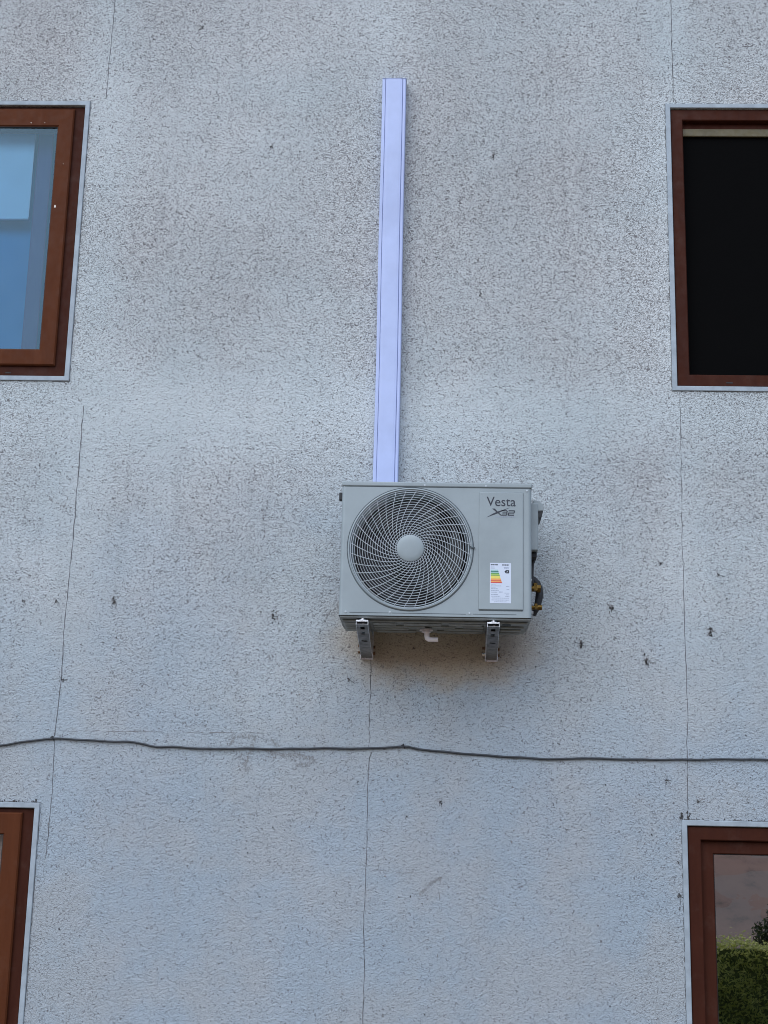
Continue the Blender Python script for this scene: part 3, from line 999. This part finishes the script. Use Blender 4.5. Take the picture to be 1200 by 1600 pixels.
# fan bezel, grille, hub disc
bm = bmesh.new()
lathe_y(bm, CX, CZ, [(RH + .0012, FYU + .004), (RH + .0012, FYU - .001), (RH - .0012, FYU - .0045), (RH - .0035, FYU - .0060), (RH - .0055, FYU - .0055), (RH - .0075, FYU - .001), (RH - .0075, FYU + .012), (RH - .003, FYU + .012)], 128, True)
obj('fan_bezel', bm, 'housing', ac, smooth=50)
bm = bmesh.new()
lathe_y(bm, CX, CZ, [(RH + .0044, FYU - .0007), (RH + .0016, FYU - .0007), (RH + .0016, FYU + .001), (RH + .0044, FYU + .001)], 128, True)
obj('bezel_gap', bm, 'seam', ac)
bm = bmesh.new()
R0, NR, DR = .0625, 17, .01075
for k in range(NR):
    r = R0 + DR * k
    dome = -.010 * (1 - (r / .25) ** 2)
    y0 = FYU - .001 + dome
    lathe_y(bm, CX, CZ, [(r - .0010, y0 + .004), (r - .0010, y0), (r + .0010, y0), (r + .0010, y0 + .004)], 120, True)
lathe_y(bm, CX, CZ, [(.2435, FYU + .004), (.2435, FYU - .001), (.2460, FYU - .001), (.2460, FYU + .004)], 120, True)
lathe_y(bm, CX, CZ, [(.2515, FYU + .004), (.2515, FYU - .001), (.2550, FYU - .001), (.2550, FYU + .004)], 120, True)
obj('fan_grille', bm, 'ring', ac)
bm = bmesh.new()
rad = [.056, .069, .088, .127, .169, .210, .242, .2540]
dth = [50, 46, 34.5, 21, 11, 4.4, 0, -1]
def swirl(r):
    for i in range(len(rad) - 1):
        if r <= rad[i + 1]:
            s = (r - rad[i]) / (rad[i + 1] - rad[i])
            return dth[i] + (dth[i + 1] - dth[i]) * s
    return dth[-1]
NRIB = 36
rs = [.056 + (.2540 - .056) * k / 22 for k in range(23)]
sw = [swirl(r) for r in rs]
for _ in range(2):
    sw = [sw[0]] + [(sw[i - 1] + sw[i] * 2 + sw[i + 1]) / 4 for i in range(1, len(sw) - 1)] + [sw[-1]]
for j in range(NRIB):
    a0 = 360 * j / NRIB + 6
    pp = []
    for r, s in zip(rs, sw):
        a = R(a0 + s)
        pp.append(Vector((CX + r * math.cos(a), FYU - .0024 - .010 * (1 - (r / .25) ** 2), CZ + r * math.sin(a))))
    ring = []
    for i, p in enumerate(pp):
        d = (pp[min(i + 1, len(pp) - 1)] - pp[max(i - 1, 0)])
        d.y = 0
        d.normalize()
        nn = Vector((-d.z, 0, d.x)) * .0009
        ring.append([bm.verts.new(q) for q in (p - nn, p + nn, p + nn + Vector((0, .008, 0)), p - nn + Vector((0, .008, 0)))])
    for A, B in zip(ring, ring[1:]):
        for k in range(4):
            bm.faces.new((A[k], A[(k + 1) % 4], B[(k + 1) % 4], B[k]))
obj('grille_ribs', bm, 'grille', ac)
bm = bmesh.new()
rg = lathe_y(bm, CX, CZ, [(.0560, FYU - .001), (.0580, FYU - .010), (.0575, FYU - .0135), (.0550, FYU - .0150), (.035, FYU - .0165), (.015, FYU - .0175)], 72)
bm.faces.new(rg[-1])
bm.faces.new(list(reversed(rg[0])))
obj('grille_hub', bm, 'housing', ac, smooth=40)
bm = bmesh.new()      # clip notch on the rim at 3 o'clock
box(bm, .1345, .1560, FYU - .0092, FYU - .006, 2.9245, 2.9300, .001)
box(bm, .1345, .1400, FYU - .0092, FYU - .006, 2.9301, 2.9360, .001)
obj('bezel_notch', bm, 'seam', ac)
# bell mouth, inner box, fan
bm = bmesh.new()
lathe_y(bm, CX, CZ, [(RH - .0078, FYU + .0125), (.2480, FYU + .020), (.2430, FYU + .040), (.2404, FYU + .085)], 96)
obj('bell_mouth', bm, 'housing', ac, smooth=60)
bm = bmesh.new()
lathe_y(bm, CX, CZ, [(.2402, FYU + .084), (.2402, FYU + .17)], 64)
rg = lathe_y(bm, CX, CZ, [(.2402, FYU + .17), (.01, FYU + .17)], 64)
obj('fan_chamber', bm, 'black', ac)
bm = bmesh.new()
lathe_y(bm, CX, CZ, [(.001, FYU + .045), (.05, FYU + .048), (.058, FYU + .06), (.058, FYU + .12)], 48)
for j in range(3):
    rings = []
    for i in range(8):
        r = .055 + (.226 - .055) * i / 7
        row = []
        for k in range(9):
            th = R(120 * j + 20 + (k / 8) * (78 + 18 * i / 7) + i * 6)
            yy = FYU + .055 + .065 * (k / 8)
            row.append(bm.verts.new((CX + r * math.cos(th), yy, CZ + r * math.sin(th))))
        rings.append(row)
    for i in range(7):
        for k in range(8):
            bm.faces.new((rings[i][k], rings[i][k + 1], rings[i + 1][k + 1], rings[i + 1][k]))
obj('fan', bm, 'fan', ac, smooth=60)

# base pan seen from below, with pressed channels
bm = bmesh.new()
box(bm, XL + .004, XR - .003, FYU + .008, BYU + .002, ZL - .010, ZL - .0005, .004)
box(bm, XL + .012, XR - .012, FYU + .045, BYU - .002, ZL - .020, ZL - .0095, .006)
pan = obj('base_pan', bm, 'pan', ac, smooth=40)
bm = bmesh.new()
for x0, x1, y0, y1 in ((-.39, -.335, -.372, -.352), (-.39, -.335, -.330, -.305), (-.39, -.335, -.285, -.255), (-.39, -.335, -.235, -.200),
                       (-.27, -.17, -.372, -.345), (-.14, .02, -.372, -.345), (.05, .19, -.372, -.350),
                       (-.27, -.05, -.318, -.290), (-.02, .08, -.318, -.290), (.11, .20, -.325, -.30), (-.27, -.12, -.262, -.225), (.03, .20, -.262, -.225), (-.26, -.09, -.195, -.155), (.0, .20, -.195, -.155),
                       (.27, .37, -.325, -.30), (.27, .36, -.255, -.22), (.27, .36, -.19, -.155)):
    box(bm, x0, x1, y0, y1, ZL - .0285, ZL - .0195, .0042, 3)
obj('pressed_rib', bm, 'pan', pan, smooth=50)
bm = bmesh.new()
cyl(bm, (.292, -.365, ZL - .021), (0, 0, 1), .020, .003, 28)
obj('knockout', bm, 'seam', pan)
# drain elbow
bm = bmesh.new()
dy = -.26
cyl(bm, (-.045, dy, 2.6035), (0, 0, 1), .029, .006, 28, .026)
cyl(bm, (-.045, dy, 2.598), (0, 0, 1), .020, .010, 24, .012)
tube(bm, [(-.042, dy, 2.602), (-.042, dy, 2.578), (-.040, dy, 2.568), (-.033, dy, 2.563), (-.02, dy, 2.5625), (.006, dy, 2.5625)], [.0115, .0115, .0115, .0108, .0098, .0098], 16)
obj('drain_elbow', bm, 'pvc', ac, smooth=50)
# handle and valve cover at the right side
bm = bmesh.new()
box(bm, XR - .001, XR + .0345, -.34, -.16, 2.941, 3.150, .006, 3)
obj('valve_cover', bm, 'housing', ac, smooth=40)
bm = bmesh.new()
prism(bm, [(XR + .012, 3.165), (XR + .030, 3.163), (XR + .046, 3.155), (XR + .056, 3.142), (XR + .058, 3.128), (XR + .057, 3.118), (XR + .012, 3.112)], -.335, -.165)
bmesh.ops.bevel(bm, geom=bm.edges[:], offset=.003, segments=2, affect='EDGES')
obj('side_handle', bm, 'housing', ac, smooth=40)
bm = bmesh.new()
prism(bm, [(XR + .0352, 3.1115), (XR + .056, 3.1175), (XR + .051, 3.096), (XR + .0352, 3.088)], -.330, -.170)
obj('handle_recess', bm, 'rubber', ac)
bm = bmesh.new()
box(bm, XR, XR + .030, -.31, -.19, 2.916, 2.9405, .004)
box(bm, XR - .0005, XR + .0015, -.36, -.15, 2.70, 2.94)
tube(bm, [(XR + .020, -.24, 2.93), (XR + .014, -.24, 2.90), (XR + .012, -.24, 2.86), (XR + .013, -.24, 2.83), (XR + .020, -.24, 2.80)], .0085, 12)
obj('connection_cable', bm, 'rubber', ac, smooth=50)
bm = bmesh.new()
tube(bm, [(XR + .008, -.20, 2.85), (XR + .022, -.20, 2.842), (XR + .038, -.205, 2.825), (XR + .046, -.21, 2.80), (XR + .048, -.215, 2.775), (XR + .044, -.215, 2.75), (XR + .036, -.21, 2.715), (XR + .022, -.19, 2.69)], [.012, .014, .015, .016, .017, .016, .014, .012], 14)
obj('insulated_pipe', bm, 'rubber', ac, smooth=50)
def valve(z, r, L, y):
    bm = bmesh.new()
    cyl(bm, (XR + .004, y, z), (1, 0, 0), r * 1.25, .008, 6)
    cyl(bm, (XR + .008 + L * .3, y, z), (1, 0, 0), r * .8, L * .7, 20)
    cyl(bm, (XR + .008 + L * .8, y, z), (1, 0, 0), r * 1.05, L * .42, 6)
    cyl(bm, (XR + .008 + L * .45, y - .001, z + r * .9), (0, 0, 1), r * .6, r * 1.1, 6)
    cyl(bm, (XR + .008 + L * .45, y - .012, z - r * .2), (0, 1, 0), r * .65, .03, 6)
    obj('valve', bm, 'brass', ac, smooth=30)
valve(2.790, .0165, .040, -.262)
valve(2.708, .0115, .046, -.262)
bm = bmesh.new()
box(bm, XR + .0016, XR + .006, -.295, -.23, 2.69, 2.83, .001)
box(bm, XR + .0062, XR + .010, -.29, -.24, 2.820, 2.826)
obj('valve_plate', bm, 'steel', ac)
bm = bmesh.new()
box(bm, XR - .0005, XR + .014, -.33, -.30, 2.668, 2.682, .002)
obj('cable_clamp', bm, 'dark_steel', ac)
bm = bmesh.new()
box(bm, XL - .021, XL + .001, -.315, -.285, 3.158, 3.192, .003)
obj('side_grip', bm, 'rubber', ac)
bm = bmesh.new()
box(bm, XL - .004, XL + .001, -.34, -.31, 2.650, 2.685, .001)
obj('side_tab', bm, 'dark_steel', ac)
for x in (-.311, .234):
    for y in (-.385, -.165):
        bm = bmesh.new()
        box(bm, x - .026, x + .026, y - .016, y + .016, ZL - .0262, ZL - .0103, .003)
        obj('foot', bm, 'rubber', ac)

# ------------------------------------------------------------------ the two brackets
def bracket(cx, lean, label):
    b = thing('wall_bracket', label, 'bracket', (cx, 0, 2.508), 'wall brackets under the unit')
    zt = ZL - .0268
    t = .0022
    hw = .0235
    # rail fixed to the wall: a vertical U channel
    bm = bmesh.new()
    rx = cx + lean
    box(bm, rx - hw - .004, rx + hw + .004, -.003, -.0004, 2.508, 2.95, .0006)
    box(bm, rx - hw - .004, rx - hw - .0018, -.036, -.0031, 2.508, 2.95, .0006)
    box(bm, rx + hw + .0018, rx + hw + .004, -.036, -.0031, 2.508, 2.95, .0006)
    obj('wall_rail', bm, 'steel', b)
    # arm: inverted channel, its cheeks deepening towards the wall, closed below by a pierced web
    def arm_x(y):
        return cx + lean * (y + .452) / .45
    bm = bmesh.new()
    yf, yb = -.455, -.012
    zf, zb = zt - .016, 2.516
    y_, z_ = yf, zf
    def sheet(pa, pb, off):
        pass
    box(bm, arm_x(yf) - hw - .002, arm_x(yf) + hw + .002, yf, yf + .30, zt + .0001, zt + .0022)
    # web with slots: strips across
    slots = [(.07, .145, .0090), (.20, .275, .0085)]
    cuts = sorted({0, 1} | {s for a, bb, _ in slots for s in (a, bb)})
    def W(s, u, lift=0):
        y = yf + (yb - yf) * s
        sag = -.006 * math.sin(s * math.pi)
        z = zf + (zb - zf) * (s ** 1.05) + sag
        return Vector((arm_x(y) + u, y, z + lift))
    grid = sorted(set(cuts) | {k / 14 for k in range(15)})
    for s0, s1 in zip(grid, grid[1:]):
        mid = (s0 + s1) / 2
        sl = next((q for q in slots if q[0] <= mid <= q[1]), None)
        spans = [(-hw, hw)] if not sl else [(-hw, -sl[2]), (sl[2], hw)]
        for u0, u1 in spans:
            q = [W(s0, u0), W(s0, u1), W(s1, u1), W(s1, u0)]
            q2 = [v + Vector((0, 0, t)) for v in q]
            a = [bm.verts.new(v) for v in q]
            c = [bm.verts.new(v) for v in q2]
            bm.faces.new(a)
            bm.faces.new(list(reversed(c)))
            for k in range(4):
                bm.faces.new((a[k], c[k], c[(k + 1) % 4], a[(k + 1) % 4]))
    arm = obj('arm', bm, 'dark_steel', b)
    bm = bmesh.new()
    for sg in (-1, 1):
        lo = [W(k / 14, sg * (hw + .0002), -.0008) for k in range(15)]
        hi = [Vector((v.x, v.y, zt)) for v in lo]
        for k in range(14):
            for dx in (0, sg * .0018):
                bm.faces.new([bm.verts.new(v + Vector((dx, 0, 0))) for v in (lo[k], lo[k + 1], hi[k + 1], hi[k])])
            bm.faces.new([bm.verts.new(v) for v in (lo[k], lo[k + 1], lo[k + 1] + Vector((sg * .0018, 0, 0)), lo[k] + Vector((sg * .0018, 0, 0)))])
        bm.faces.new([bm.verts.new(v) for v in (lo[0], hi[0], hi[0] + Vector((sg * .0018, 0, 0)), lo[0] + Vector((sg * .0018, 0, 0)))])
    x_ = arm_x(yf)
    box(bm, x_ - hw - .002, x_ + hw + .002, yf - .0018, yf - .0001, zt - .0045, zt + .0022, .0004)
    bmesh.ops.remove_doubles(bm, verts=bm.verts, dist=.0001)
    obj('cheek', bm, 'steel', b)
    bm = bmesh.new()
    cyl(bm, (x_ + .001, yf + .018, zt + .0075), (0, 0, 1), .0072, .008, 6)
    cyl(bm, (x_ + .001, yf + .018, zt + .0035), (0, 0, 1), .017, .002, 20)
    obj('bolt', bm, 'screw', b)
    bm = bmesh.new()
    cyl(bm, (x_ + .004, yf + .040, zf + .006), (0, 0, 1), .0075, .012, 6)
    obj('nut', bm, 'screw', b)
    p = W(.46, .005)
    bm = bmesh.new()
    cyl(bm, (p.x, p.y, p.z + .001), (0, .1, 1), .0085, .005, 16)
    cyl(bm, (p.x - .012, p.y - .005, p.z + .001), (0, .1, 1), .005, .004, 12)
    obj('rivet', bm, 'black', b)
    for z, m in ((2.565, 'rusty'), (2.537, 'screw' if cx > 0 else 'rusty')):
        bm = bmesh.new()
        xa = rx - hw - .0045
        cyl(bm, (xa - .006, -.020, z), (1, 0, 0), .0062, .012, 6)
        cyl(bm, (xa - .0005, -.020, z), (1, 0, 0), .0095, .002, 16)
        obj('bolt', bm, m, b)
        bm = bmesh.new()
        xb = rx + hw + .0045
        cyl(bm, (xb + .004, -.020, z - .004), (1, 0, 0), .0072, .009, 6)
        obj('nut', bm, 'rusty', b)
bracket(-.3105, .003, 'steel wall bracket under the left end of the unit, beside the crack')
bracket(.234, .008, 'steel wall bracket under the right end of the unit, with bright bolt')
